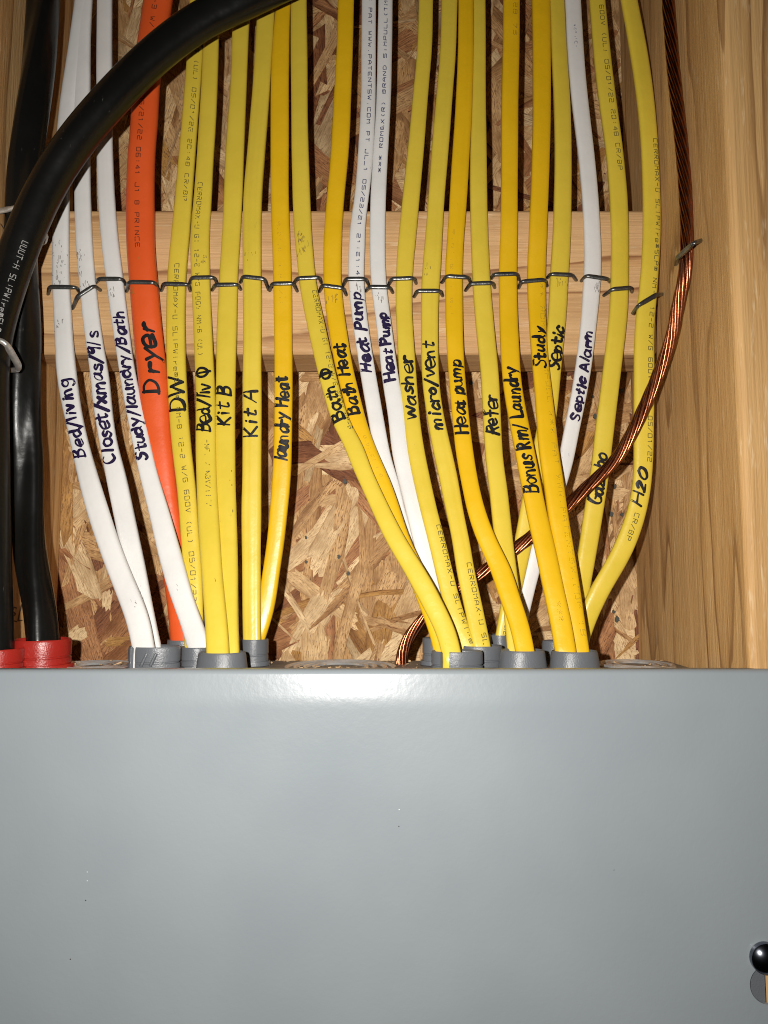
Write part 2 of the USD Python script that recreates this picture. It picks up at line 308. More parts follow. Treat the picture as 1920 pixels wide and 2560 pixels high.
def lettering(cable, text, y0, y1, height, base, width, up, hand=True, fade=0.0, dotted=False, seed=1):
    """Ink on the cable's face between rows y0 and y1 of the photograph. height: of the capitals, base: of the baseline across, in half widths."""
    r = np.random.default_rng(seed)
    ss, total = strokes_of(text, hand, r)
    s0, s1 = cable.s_at(y0), cable.s_at(y1)
    sx = abs(s1 - s0) / total; half = cable.half_at(0.5 * (s0 + s1)); h = height * half
    sign = -1 if up else 1
    polys = []
    for a in ss:
        q = np.stack([s0 + sign * a[:, 0] * sx, base * half + sign * a[:, 1] * h], 1)
        lim = 0.95 * half
        q[:, 1] = np.clip(q[:, 1], -lim, lim)
        if dotted or fade > 0:
            line = LineString(q); n = max(2, int(line.length / (0.00055 if dotted else 0.0005)))
            pts = [line.interpolate(k / n, normalized=True) for k in range(n + 1)]
            keep = r.random(n + 1) > fade
            if dotted: polys += [p.buffer(width / 2, 3) for p, k in zip(pts, keep) if k]
            else: polys += [LineString([pts[k], pts[k + 1]]).buffer(width / 2, 2) for k in range(n) if keep[k]]
        else:
            w = width * (r.uniform(0.85, 1.15) if hand else 1)
            if hand:
                k = len(q); ww = w / 2 * np.clip(1 + .30 * np.interp(np.arange(k), np.linspace(0, k - 1, 4), r.normal(0, 1.0, 4)), .55, 1.45)
                polys += [unary_union([Point(q[m]).buffer(ww[m], 4), Point(q[m + 1]).buffer(ww[m + 1], 4)]).convex_hull for m in range(k - 1)]
            else: polys.append(LineString(q).buffer(w / 2, 2))
    u = unary_union(polys)
    vs, fs, n = [], [], 0
    for g in getattr(u, 'geoms', [u]):
        if g.is_empty: continue
        v, f = trimesh.creation.triangulate_polygon(g.simplify(0.00002), engine='earcut')
        v3, f = trimesh.remesh.subdivide_to_size(np.column_stack([v, np.zeros(len(v))]), f, 0.0016, max_iter=12)
        vs.append(v3[:, :2]); fs.append(f + n); n += len(v3)
    v, f = np.vstack(vs), np.vstack(fs)
    p3 = cable.surface(v[:, 0], v[:, 1], 0.00011)
    e = np.cross(p3[f[:, 1]] - p3[f[:, 0]], p3[f[:, 2]] - p3[f[:, 0]])
    if (e[:, 1] > 0).mean() > 0.5: f = f[:, ::-1]
    return p3, f

# ------------------------------------------------------------------ cables
class Cable:
    """A run given by rows (y, x, width[, depth]) of pixels of the photograph, from top to bottom."""
    def __init__(self, rows, depth, thick=0.50, power=2.7, ridge=0.03, tail=None, seed=0, smooth=18.0, lobes=0.0, nsec=20, step=5.0, tailz=-0.0475):
        r = np.random.default_rng(seed)
        a = np.array([(q[0], q[1], q[2]) for q in rows], float)
        dep = np.array([q[3] if len(q) > 3 else depth(q[0]) for q in rows], float)
        t = np.concatenate([[0], np.cumsum(np.hypot(np.diff(a[:, 0]), np.diff(a[:, 1])))])
        n = int(t[-1] / step) + 1; tt = np.linspace(0, t[-1], n)
        y, x, w = (PchipInterpolator(t, a[:, k])(tt) for k in range(3))
        if any(len(q) > 3 for q in rows): Y = PchipInterpolator(t, dep)(tt)
        else: Y = depth(y)
        g = lambda v: gaussian_filter1d(np.concatenate([2 * v[0] - v[60:0:-1], v, 2 * v[-1] - v[-2:-62:-1]]) if n > 62 else v, smooth / step * 1.6, mode='nearest')[60:60 + n] if n > 62 else v
        x, w, Y, y = g(x), gaussian_filter1d(w, 8), g(Y), g(y)
        slope = np.cos(np.arctan(np.gradient(x, y + 1e-6 * tt))) if np.ptp(a[:, 0]) > 800 else np.ones(n)
        self.ypx = y
        C = P(x, y, Y); half = w / 2 * mm_per_px(y, Y) * 1e-3 * slope
        if tail is not None:
            k = 14; zt = np.linspace(0, 1, k)[1:, None]
            end = np.array([C[-1, 0] + tail, C[-1, 1], Z0 + tailz]); tang = (C[-1] - C[-4]); tang /= np.linalg.norm(tang)
            L = np.linalg.norm(end - C[-1])
            c1 = C[-1] + tang * L * 0.4; c2 = end + np.array([0, 0, L * 0.4])
            ext = (1 - zt) ** 3 * C[-1] + 3 * (1 - zt) ** 2 * zt * c1 + 3 * (1 - zt) * zt ** 2 * c2 + zt ** 3 * end
            C = np.vstack([C, ext]); half = np.concatenate([half, np.full(k - 1, half[-1])]); self.ypx = np.concatenate([y, y[-1] + 8 * np.arange(1, k)])
        n = len(C)
        nz = lambda sc, amp: gaussian_filter1d(r.normal(0, 1, n), sc) * math.sqrt(2 * sc * 1.77) * amp
        half = half * (1 + nz(9, 0.008)); C = C + np.stack([nz(14, 0.00009), nz(14, 0.00009), 0 * half], 1)
        T = np.gradient(C, axis=0); T /= np.linalg.norm(T, axis=1, keepdims=True)
        N = np.array([0, -1.0, 0]) - (T @ np.array([0, -1.0, 0]))[:, None] * T; N /= np.linalg.norm(N, axis=1, keepdims=True)
        W = np.cross(T, N); W *= np.sign(W[:, :1] + 1e-9)
        roll = nz(40, 0.05)[:, None]
        N, W = N * np.cos(roll) + W * np.sin(roll), W * np.cos(roll) - N * np.sin(roll)
        self.C, self.N, self.W, self.half = C, N, W, half
        self.s = np.concatenate([[0], np.cumsum(np.linalg.norm(np.diff(C, axis=0), axis=1))])
        self.b = half * thick * (1 + nz(12, 0.015)); self.power = power
        self.ridge = ridge * (0.6 + 0.4 * np.sin(self.s * 9 + seed))
        self.lobes = lobes; self.seed = seed
        self.nsec = nsec
    def s_at(self, ypx): return float(np.interp(ypx, self.ypx, self.s))
    def half_at(self, s): return float(np.interp(s, self.s, self.half))
    def h(self, q, b, ridge):
        d = np.exp(-((q - .34) / .13) ** 2) + np.exp(-((q + .34) / .13) ** 2)
        return b * np.maximum(0, 1 - np.abs(q) ** self.power) ** (1 / self.power) * (1 - ridge * d)
    def surface(self, s, t, off):
        at = lambda v: np.stack([np.interp(s, self.s, v[:, k]) for k in range(3)], -1)
        half, b, rd = (np.interp(s, self.s, v) for v in (self.half, self.b, self.ridge))
        q = np.clip(t / half, -.985, .985)
        hh = self.h(q, b, rd)
        if self.lobes:
            ang = np.arctan2(hh, q * half); hh = hh * (1 + self.lobes * np.cos(3 * ang - s * 38 + self.seed))
        return at(self.C) + at(self.W) * (q * half)[:, None] + at(self.N) * (hh + off)[:, None]
    def mesh(self):
        ang = np.linspace(0, np.pi, self.nsec + 1)
        q = np.cos(ang)                                   # across, from + to -
        q = np.sign(q) * np.abs(q) ** (2 / self.power * 0.55 + 0.45)
        rings = []
        for i in range(len(self.C)):
            top = self.h(q, self.b[i], self.ridge[i]); bot = -self.h(q[::-1], self.b[i], self.ridge[i])
            u = np.concatenate([q, q[::-1][1:-1]]) * self.half[i]; v = np.concatenate([top, bot[1:-1]])
            if self.lobes:
                f = 1 + self.lobes * np.cos(3 * np.arctan2(v, u) - self.s[i] * 38 + self.seed); u, v = u * (1 + (f - 1) * .5), v * f
            rings.append(self.C[i] + u[:, None] * self.W[i] + v[:, None] * self.N[i])
        return loft(np.array(rings))

def loft(R, close=True):
    n, k = R.shape[:2]
    v = R.reshape(-1, 3)
    i, j = np.meshgrid(np.arange(n - 1), np.arange(k if close else k - 1), indexing='ij')
    a = (i * k + j).ravel(); b = (i * k + (j + 1) % k).ravel(); c = a + k; d = b + k
    f = np.vstack([np.stack([a, b, d], 1), np.stack([a, d, c], 1)])
    if close:
        v = np.vstack([v, R[0].mean(0), R[-1].mean(0)]); m = len(v)
        J = np.arange(k)
        f = np.vstack([f, np.stack([(J + 1) % k, J, np.full(k, m - 2)], 1), np.stack([(n - 1) * k + J, (n - 1) * k + (J + 1) % k, np.full(k, m - 1)], 1)])
    t = trimesh.Trimesh(v, f, process=False)
    if close and t.volume < 0: f = f[:, ::-1]
    return v, f

def sweep(pts, r, k=10, rn=None, up=(0, -1, 0)):
    """A bent bar through pts; r: half width (number or array), rn: half thickness along 'up'."""
    p = np.asarray(pts, float); n = len(p); r = np.broadcast_to(r, n); rn = r if rn is None else np.broadcast_to(rn, n)
    T = np.gradient(p, axis=0); T /= np.linalg.norm(T, axis=1, keepdims=True)
    up = np.asarray(up, float); N = up - (T @ up)[:, None] * T; bad = np.linalg.norm(N, axis=1) < 1e-3
    N[bad] = [0, 0, 1]; N /= np.linalg.norm(N, axis=1, keepdims=True)
    for i in range(1, n):                                # keep the frame from flipping
        q = N[i - 1] - (N[i - 1] @ T[i]) * T[i]; q /= np.linalg.norm(q)
        if np.linalg.norm(up - (up @ T[i]) * T[i]) < 0.6: N[i] = q
    B = np.cross(T, N); a = np.linspace(0, 2 * np.pi, k, endpoint=False)
    return loft(p[:, None] + B[:, None] * (np.cos(a)[None, :, None] * r[:, None, None]) + N[:, None] * (np.sin(a)[None, :, None] * rn[:, None, None]))

def rounded(pts, rad, m=5):
    """A polyline with its corners turned into arcs."""
    p = np.asarray(pts, float); out = [p[0]]
    for i in range(1, len(p) - 1):
        a, b = p[i - 1] - p[i], p[i + 1] - p[i]; la, lb = np.linalg.norm(a), np.linalg.norm(b)
        d = min(rad, la * .45, lb * .45); A, B = p[i] + a / la * d, p[i] + b / lb * d
        out += [(1 - t) ** 2 * A + 2 * t * (1 - t) * p[i] + t * t * B for t in np.linspace(0, 1, m)]
    return np.array(out + [p[-1]])

OSB_Y, BLOCK_Y = 452.0, 401.0
XL, XR = -0.206, 0.159            # inner faces of the two studs
BOX_Z, BOX_BACK, COVER_Y = Z0 - 0.0483, 0.403, 0.308
STUD_FRONT = 0.3125

# ------------------------------------------------------------------ the wall: studs, blocking, sheathing
z_low, z_high = Z0 - 0.45, Z0 + 0.62
t = thing('wall_stud', 'broad pale wooden stud filling the right edge, with copper wire stapled to it', 'stud')
obj('timber', box(XR + .0002, XR + 0.038, STUD_FRONT, 0.4521, z_low, z_high, 0.004), wood_right, t, smooth=40)
t = thing('wall_stud', 'wooden stud at the left edge behind the two thick black cables', 'stud')
obj('timber', box(XL - 0.038, XL, STUD_FRONT, 0.4521, z_low, z_high, 0.0022), wood_left, t, smooth=40)
def on_left_stud(px, py):
    px, py = np.asarray(px, float), np.asarray(py, float); u, v = (px - 960) / F, -(py - 1280) / F
    return P(px, py, (XL + 0.00012) * 1e3 * (cp - v * sp) / u)
marks = []
for st in ([(54, 1512), (45, 1552), (55, 1551)], [(41, 1520), (35, 1518), (32, 1528), (39, 1535), (33, 1541), (33, 1552), (41, 1554)]):
    q = np.array(st, float)
    pl = LineString(q).buffer(1.6, 3); v, f = trimesh.creation.triangulate_polygon(pl, engine='earcut')
    marks.append(trimesh.Trimesh(on_left_stud(v[:, 0], v[:, 1]), f, process=False))
obj('ink_stamp', join(marks), stamp_ink, t)
marks = []
for st in ([(2, 560), (14, 578)], [(4, 600), (13, 584), (17, 606)], [(0, 622), (9, 612)], [(15, 560), (19, 590)]):
    v, f = trimesh.creation.triangulate_polygon(LineString(st).buffer(1.3, 3), engine='earcut')
    marks.append(trimesh.Trimesh(on_left_stud(v[:, 0], v[:, 1]), f, process=False))
obj('pencil_mark', join(marks), stamp_ink, t)

zb = P(960, 885, BLOCK_Y)[2]; zt = P(960, 523, BLOCK_Y)[2]
blk = obj('blocking_board', box(XL + 0.0004, XR - 0.0004, BLOCK_Y * 1e-3, 0.439, zb, zt, 0.0028), wood_block, smooth=40)
tag(blk, 'horizontal wooden block nailed between the studs behind the row of staples', 'board')

# sheathing: a board of pressed strands
osb = thing('sheathing_board', 'strand board wall panel of pressed wood flakes behind all the cables', 'wall panel')
def strand(cx, cz, ang, L, Wd, layer, tone, seed):
    r = np.random.default_rng(seed)
    k = r.integers(3, 7); bend = r.normal(0, .05); slant = r.normal(0, .55)
    taper = r.uniform(.55, 1.0)
    xs = np.linspace(-L / 2, L / 2, 6)
    wd = lambda x: Wd / 2 * (taper + (1 - taper) * (x / L + .5))
    mid = lambda x: bend * L * (1 - (2 * x / L) ** 2)
    side = lambda sg: [(x + (sg * slant * Wd * .5 if abs(x) > L * .49 else 0), mid(x) + sg * wd(x) * (1 + r.normal(0, .06))) for x in xs]
    tooth = lambda sg: [(sg * (L / 2 + r.normal(.05, .16) * Wd) + slant * y, y) for y in np.linspace(-.8, .8, k) * wd(sg * L / 2)]
    poly = side(-1) + tooth(1) + side(1)[::-1] + tooth(-1)[::-1]
    pg = Polygon(poly).buffer(0)
    if pg.geom_type != 'Polygon': pg = max(pg.geoms, key=lambda g: g.area)
    m = trimesh.creation.extrude_polygon(pg, 0.00045, engine='earcut')
    grain = np.column_stack([m.vertices[:, 0] * 1e3, m.vertices[:, 1] * 1e3, np.full(len(m.vertices), seed * 3.713 % 97)])
    ca, sa = math.cos(ang), math.sin(ang)
    x, y, h = m.vertices.T
    # bow and tilt of a pressed flake
    dep = -h - layer + (x * r.normal(0, .006) + y * r.normal(0, .022)) + 0.00016 * np.cos(x * 90 + seed)
    v = np.column_stack([cx + ca * x - sa * y, dep, cz + sa * x + ca * y])
    f = m.faces[:, ::-1] if True else m.faces
    mm = trimesh.Trimesh(v, m.faces, process=False)
    if mm.volume < 0: mm = trimesh.Trimesh(v, m.faces[:, ::-1], process=False)
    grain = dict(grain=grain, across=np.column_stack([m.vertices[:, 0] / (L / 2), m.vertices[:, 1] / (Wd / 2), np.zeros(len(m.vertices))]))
    return mm, grain
zo0, zo1 = Z0 - 0.075, Z0 + 0.415
obj('core', box(XL - .03, XR + .03, 0.4557, 0.466, Z0 - 0.3, z_high - 0.1), strand_mats[2], osb, prim={'grain': np.array([[z * 1e3, x * 1e3, 5.0] for x in (XL - .03, XR + .03) for y in (0, 1) for z in (Z0 - .3, z_high - .1)]), 'across': np.zeros((8, 3))})
NS = 1050; bed, bedg = [], []
for i in range(NS):
    frac = i / NS
    big = r0 = random.random()
    L = random.uniform(.035, .115); Wd = random.uniform(.009, .030) if random.random() < .75 else random.uniform(.004, .010)
    if i > 680: L *= random.uniform(.42, .88); Wd *= random.uniform(.42, .9)
    if i > 820 and random.random() < .4: Wd = random.uniform(.0012, .0045)
    ang = random.gauss(1.35, .55) if random.random() < .6 else random.uniform(0, math.pi)
    cx, cz = random.uniform(XL - .01, XR + .01), random.uniform(zo0, zo1)
    # keep inside the bay
    ex = abs(math.cos(ang)) * L * .62 + abs(math.sin(ang)) * Wd * .55
    if ex > 0.17: continue
    cx = min(max(cx, XL + ex - .016), XR - ex + .016)
    if random.random() < .45: cx = random.choice([random.uniform(XL + ex - .016, XL + ex + .01), random.uniform(XR - ex - .01, XR - ex + .016), cx, cx])
    tone = int(np.searchsorted(np.cumsum(strand_weights), random.random() * .999))
    mesh, gr = strand(cx, cz, ang, L, Wd, 0.0004 + i * 0.0000022, tone, 1000 + i)
    mesh.apply_translation([0, 0.4556, 0])
    if i < NS - 300: bed.append((mesh, gr, tone))
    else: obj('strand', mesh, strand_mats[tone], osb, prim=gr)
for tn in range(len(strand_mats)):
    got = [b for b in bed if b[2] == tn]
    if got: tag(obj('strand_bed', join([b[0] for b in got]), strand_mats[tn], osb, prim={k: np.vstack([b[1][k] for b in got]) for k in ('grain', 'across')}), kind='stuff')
spots = []
for (px, py) in [(862, 1203), (764, 1343), (764, 1404), (846, 1391), (870, 1433), (1498, 1217), (1484, 990), (1538, 1215), (1530, 1285), (1557, 1285), (1536, 1530), (1545, 1549), (1178, 955), (1490, 1040), (1408, 1535), (1556, 975)]:
    c = P(px, py, OSB_Y - 3.5); a = rng.uniform(0, 6.28)
    pl = Point(0, 0).buffer(.0011 * rng.uniform(.6, 1.2), 4); m = trimesh.creation.extrude_polygon(Polygon([(x * rng.uniform(.6, 1.3), y * rng.uniform(.8, 1.8)) for x, y in pl.exterior.coords[:-1]]), .0012, engine='earcut')
    v = m.vertices; spots.append(trimesh.Trimesh(np.column_stack([c[0] + v[:, 0], c[1] + v[:, 2] + .0012, c[2] + v[:, 1]]), m.faces[:, ::-1], process=False))
for s in spots: obj('resin_spot', s, ink_green, osb)

# ------------------------------------------------------------------ cables: rows are (y, x, width) in the photograph
def swing(bottom_y, bottom_depth, top=398.4, p=1.5, start=720.0):
    return lambda y: top - (top - bottom_depth) * np.clip((np.asarray(y, float) - start) / (bottom_y - start), 0, 1.05) ** p

def LR(*rows): return [(y, (l + r) / 2, r - l) for y, l, r in rows]
cables, things = [], []
def cable(kind, mat, rows, bottom, label, marks=(), tail=0.0, thick=0.50, ridge=0.03, power=2.7, top=398.4, p=1.5, nsec=20, cat='cable', group=None, lobes=0.0, depth=None, tailz=-0.0475, smooth=18.0):
    rows = [(-90, 2 * rows[0][1] - np.interp(90, [q[0] for q in rows], [q[1] for q in rows]), rows[0][2])] + list(rows) if rows[0][0] == 0 and len(rows[0]) == 3 else list(rows)
    seed = len(cables) + 11
    c = Cable(rows, depth or swing(rows[-1][0], bottom, top, p), thick=thick, ridge=ridge, power=power, tail=tail, seed=seed, lobes=lobes, nsec=nsec, tailz=tailz, smooth=smooth)
    th = thing(kind, label, cat, group)
    obj('jacket', c.mesh(), mat, th, smooth=True)
    for k, (name, text, y0, y1, height, base, width, up, hand, fade, dotted, im) in enumerate(marks):
        obj(name, lettering(c, text, y0, y1, height, base, width, up, hand, fade, dotted, seed * 31 + k), im, th)
    cables.append(c); things.append(th); return c
def H(text, y0, y1, mat=marker_black, height=1.42, base=.50, width=.00146): return ('handwriting', text, y0, y1, height, base, width, True, True, 0, False, mat)
def T(text, y0, y1, base=0.0, mat=print_black, height=.46, width=.00034, up=False, fade=0.05, dotted=False): return ('printed_text', text, y0, y1, height, base, width, up, False, fade, dotted, mat)
WG, YG = None, None
# --- whites and orange, left
cable('white_cable', white_jacket, LR((0, 187, 224), (127, 170, 208), (278, 148, 188), (455, 133, 174), (600, 131, 173), (715, 131, 173), (753, 133, 177), (830, 137, 181), (907, 140, 189), (984, 149, 198), (1061, 166, 210), (1160, 188, 235), (1197, 196, 247), (1274, 216, 272), (1351, 241, 297), (1429, 270, 326), (1506, 299, 359), (1544, 314, 372), (1583, 324, 380), (1625, 332, 386)), 354,
      'white flat cable handwritten Bed/living, leftmost of the white ones', [H('Bed/living', 1152, 948, marker_purple)], tail=-.002)
cable('white_cable', white_jacket, LR((0, 193, 231), (127, 186, 226), (231, 186, 226), (436, 186, 226), (600, 189, 230), (715, 199, 239), (791, 206, 248), (869, 217, 258), (946, 227, 274), (1023, 236, 281), (1100, 249, 291), (1197, 266, 317), (1274, 282, 333), (1351, 297, 349), (1429, 314, 366), (1506, 328, 380), (1583, 342, 395), (1625, 351, 405)), 362,
      'white flat cable handwritten Closet/xmas, between two other white cables', [H('Closet/xmas/9/s', 1162, 830, marker_purple)], top=398.6)
cable('white_cable', white_jacket, LR((0, 243, 280), (154, 241, 280), (347, 242, 281), (436, 243, 284), (600, 253, 295), (687, 264, 307), (753, 273, 314), (830, 284, 324), (907, 295, 334), (984, 307, 349), (1061, 322, 366), (1120, 334, 378), (1197, 351, 397), (1274, 370, 422), (1351, 388, 444), (1429, 407, 467), (1506, 432, 488), (1564, 453, 511), (1618, 469, 527)), 366,
      'white flat cable handwritten Study/laundry/Bath, crossing in front of the orange cable', [H('Study/laundry/Bath', 1155, 780, marker_purple)])
cable('orange_cable', orange_jacket, [(0, 395, 71), (116, 378, 69), (230, 364, 68), (309, 361, 67), (386, 354, 67), (502, 351, 69), (600, 351, 70), (656, 355, 70), (753, 363, 71), (830, 370, 73), (907, 379, 72), (984, 386, 71), (1160, 402, 68), (1300, 421, 66), (1429, 438, 64), (1506, 449, 64), (1602, 459, 66)], 390,
      'thick orange cable handwritten Dryer', [H('Dryer', 992, 813, marker_black, 1.15, .52, .0020), T('10-3 W/', -15, 88, -.1, print_orange, .30, .0004), T('05/21/22 06:41 J1 B PRINCE', 251, 632, -.20, print_orange, .30, .00042, fade=.03), T('III II', 1545, 1600, .45, print_orange, .3, .0004)],
      thick=.62, power=2.3, ridge=.025, top=395.0)
# --- yellows, left bundle
cable('yellow_cable', yellow_dull, LR((0, 474, 512), (116, 469, 507), (193, 463, 503), (309, 454, 494), (386, 447, 488), (502, 437, 480), (600, 427, 474), (676, 420, 467), (753, 417, 465), (830, 416, 464), (907, 417, 465), (984, 420, 469), (1061, 425, 473), (1160, 435, 482), (1197, 440, 487), (1274, 447, 493), (1351, 452, 498), (1429, 459, 504), (1506, 460, 507), (1618, 461, 509)), 371,
      'dull yellow cable handwritten DW, just right of the orange cable', [H('DW', 1036, 948, marker_black, 1.45, .66, .0017), T('W/G (UL) 05/01/22 20:48 CR/BP', 100, 512, .1, fade=.22), T('CERROMAX-U SLiPWire@SLP@ NM-B 12-2 W/G 600V (UL) 05/01/22', 664, 1510, -.14, fade=.12)])
cable('yellow_cable', yellow_dull, LR((0, 512, 550), (77, 509, 548), (193, 505, 545), (309, 498, 540), (386, 493, 535), (502, 484, 529), (600, 475, 523), (676, 478, 525), (753, 482, 527), (830, 485, 532), (907, 488, 534), (984, 490, 538), (1120, 489, 540), (1197, 491, 542), (1274, 494, 546), (1351, 498, 552), (1429, 505, 556), (1506, 509, 563), (1583, 514, 571), (1641, 516, 575)), 349,
      'dull yellow cable handwritten Bed/liv with a crossed circle', [H('Bed/liv @', 1087, 921), T('CERROMAX-U GI 12-2 W/G 600V NM-B (UL)', 463, 898, -.5, fade=.3), T('-NF, / NBV/II /', 1105, 1275, .0, fade=.4)], top=398.1)
cable('yellow_cable', yellow_dull, LR((0, 586, 629), (39, 581, 624), (193, 577, 618), (309, 569, 613), (386, 564, 610), (502, 559, 606), (600, 556, 601), (676, 550, 596), (753, 546, 594), (830, 542, 592), (907, 540, 590), (1023, 539, 588), (1160, 539, 588), (1274, 542, 591), (1351, 546, 593), (1429, 547, 595), (1506, 547, 596), (1641, 548, 600)), 354,
      'dull yellow cable handwritten Kit B', [H('Kit B', 1071, 967), T('- ,- -. ,-', 1180, 1290, .45, fade=.4)])
cable('yellow_cable', yellow_dull, LR((0, 646, 689), (77, 640, 684), (193, 633, 677), (309, 623, 669), (386, 617, 663), (502, 608, 656), (600, 607, 654), (695, 607, 654), (830, 608, 654), (946, 607, 654), (1160, 607, 654), (1274, 604, 654), (1429, 606, 652), (1598, 608, 652)), 381,
      'dull yellow cable handwritten Kit A, beside the golden laundry Heat cable', [H('Kit A', 1098, 975)], ridge=.09)
cable('golden_yellow_cable', yellow_gold, LR((0, 691, 727), (116, 681, 724), (231, 677, 722), (386, 677, 723), (502, 678, 723), (600, 680, 726), (695, 683, 729), (830, 686, 731), (946, 686, 732), (1061, 686, 731), (1120, 684, 730), (1197, 681, 727), (1274, 675, 720), (1351, 668, 712), (1429, 657, 700), (1506, 645, 690), (1598, 620, 662)), 387,
      'golden yellow cable handwritten laundry Heat, leftmost of the golden ones', [H('laundry Heat', 1156, 944), T('2.DI.EI : 2.I/II', 560, 770, -.35, print_brown, .3, .0003, dotted=True, fade=.35)], ridge=.06)
# --- middle
cable('yellow_cable', yellow_dull, LR((0, 727, 768), (116, 726, 769), (231, 727, 769), (386, 729, 772), (502, 732, 777), (600, 737, 781), (637, 742, 785), (695, 747, 790), (753, 756, 801), (830, 772, 818), (907, 789, 833), (984, 808, 853), (1061, 831, 876), (1120, 862, 912), (1160, 876, 922), (1197, 893, 939), (1274, 928, 976), (1351, 963, 1017), (1429, 1009, 1066), (1506, 1051, 1108), (1598, 1096, 1146), (1637, 1106, 1152)), 346,
      'dull yellow cable handwritten Bath with a crossed circle, slanting in front of the others', [H('Bath @', 1056, 921), T('CERROMAX-U GI 12-2 W/G 600V NM-B', 733, 1085, .42, fade=.3)], top=397.6, p=1.25)
cable('golden_yellow_cable', yellow_gold, LR((0, 845, 885), (116, 841, 882), (231, 835, 879), (386, 826, 872), (502, 816, 860), (600, 808, 855), (695, 808, 853), (753, 811, 857), (830, 822, 868), (907, 835, 880), (984, 854, 899), (1061, 874, 918), (1160, 908, 957), (1197, 927, 974), (1274, 953, 1001), (1351, 978, 1026), (1429, 1014, 1064), (1506, 1044, 1094), (1583, 1072, 1120), (1637, 1087, 1126)), 352,
      'golden yellow cable handwritten Bath Heat, running under the slanting dull yellow cable', [H('Bath Heat', 1040, 863), T('2.DI.EI : 2', 1095, 1200, .1, print_brown, .3, .0003, dotted=True, fade=.3)], tail=.001, ridge=.06)
cable('white_cable', white_jacket, LR((0, 904, 940), (116, 903, 939), (231, 902, 939), (386, 895, 934), (502, 885, 921), (560, 875, 914), (637, 871, 912), (695, 870, 910), (753, 875, 914), (830, 885, 924), (907, 896, 935), (984, 909, 949), (1061, 924, 963), (1160, 941, 982), (1197, 953, 997), (1274, 970, 1013), (1351, 998, 1040), (1429, 1030, 1074), (1540, 1072, 1116), (1620, 1088, 1130)), 377,
      'left one of two white cables handwritten Heat Pump, letters just below its staple', [H('Heat Pump', 936, 735, marker_purple, 1.4), T('*** PAT WWW.PATENTSW.COM PT JL_1 05/23/21 21:21:45', -30, 712, .02, print_blue, .42, .00042, fade=.06)], p=1.35)
cable('white_cable', white_jacket, LR((0, 946, 982), (116, 944, 981), (231, 941, 978), (386, 932, 970), (502, 926, 965), (600, 925, 963), (637, 925, 963), (714, 927, 967), (791, 938, 976), (869, 947, 986), (946, 954, 997), (1009, 965, 1009), (1061, 973, 1016), (1120, 978, 1020), (1197, 995, 1036), (1274, 1013, 1057), (1351, 1032, 1076), (1429, 1051, 1094), (1498, 1070, 1113), (1620, 1098, 1142)), 370,
      'white cable handwritten Heat pump, between another white cable and the washer cable', [H('Heat Pump', 955, 784, marker_purple, 1.2), T('*** ROMEX(R) BRAND SIMPULL(TM)', 436, -10, .22, print_blue, .42, .00042, up=True, fade=.08)], p=1.35)
cable('yellow_cable', yellow_dull, LR((0, 1046, 1082), (116, 1042, 1080), (231, 1032, 1071), (386, 1017, 1059), (502, 1005, 1048), (600, 995, 1040), (676, 990, 1032), (753, 989, 1030), (869, 994, 1036), (946, 997, 1042), (1061, 1010, 1051), (1120, 1017, 1060), (1197, 1032, 1075), (1274, 1049, 1092), (1351, 1069, 1113), (1429, 1088, 1132), (1506, 1107, 1152), (1610, 1143, 1190)), 362,
      'dull yellow cable handwritten washer', [H('washer', 1055, 890, height=1.5), T('CERROMAX-U SLiPWire', 1318, 1625, .38)])
cable('yellow_cable', yellow_dull, LR((0, 1103, 1144), (116, 1101, 1140), (231, 1091, 1132), (386, 1078, 1121), (502, 1069, 1111), (600, 1062, 1105), (676, 1055, 1102), (753, 1052, 1096), (869, 1052, 1096), (946, 1055, 1098), (1023, 1065, 1107), (1120, 1081, 1128), (1197, 1098, 1145), (1274, 1113, 1157), (1351, 1129, 1173), (1429, 1140, 1186), (1506, 1157, 1204), (1610, 1179, 1226)), 362,
      'dull yellow cable handwritten micro/vent', [H('micro/vent', 1080, 858, height=1.45), T('CERROMAX-U SL', 1411, 1625, .2, fade=.18)], ridge=.08)
cable('golden_yellow_cable', yellow_gold, LR((0, 1146, 1183), (116, 1145, 1183), (231, 1140, 1181), (386, 1130, 1173), (502, 1123, 1167), (600, 1117, 1159), (676, 1112, 1156), (791, 1113, 1156), (907, 1119, 1161), (1023, 1129, 1171), (1120, 1138, 1182), (1197, 1152, 1194), (1274, 1167, 1212), (1351, 1192, 1242), (1424, 1226, 1280), (1498, 1250, 1303), (1554, 1272, 1322), (1632, 1290, 1337)), 348,
      'golden yellow cable handwritten Heat pump, bending in front of the Refer cable', [H('Heat pump', 1090, 903), T('2.DI.EI : 2.I', 580, 800, -.45, print_brown, .25, .0003, dotted=True, fade=.4)], ridge=.06, p=1.35, top=397.8)
cable('yellow_cable', yellow_dull, LR((0, 1183, 1214), (116, 1183, 1214), (231, 1181, 1215), (386, 1175, 1217), (502, 1175, 1219), (600, 1177, 1221), (690, 1180, 1225), (820, 1190, 1236), (951, 1203, 1248), (1081, 1209, 1254), (1160, 1215, 1258), (1207, 1221, 1267), (1294, 1230, 1276), (1380, 1240, 1286), (1467, 1250, 1296), (1554, 1261, 1307), (1632, 1268, 1313)), 357,
      'dull yellow cable handwritten Refer', [H('Refer', 1092, 990)], ridge=.05)
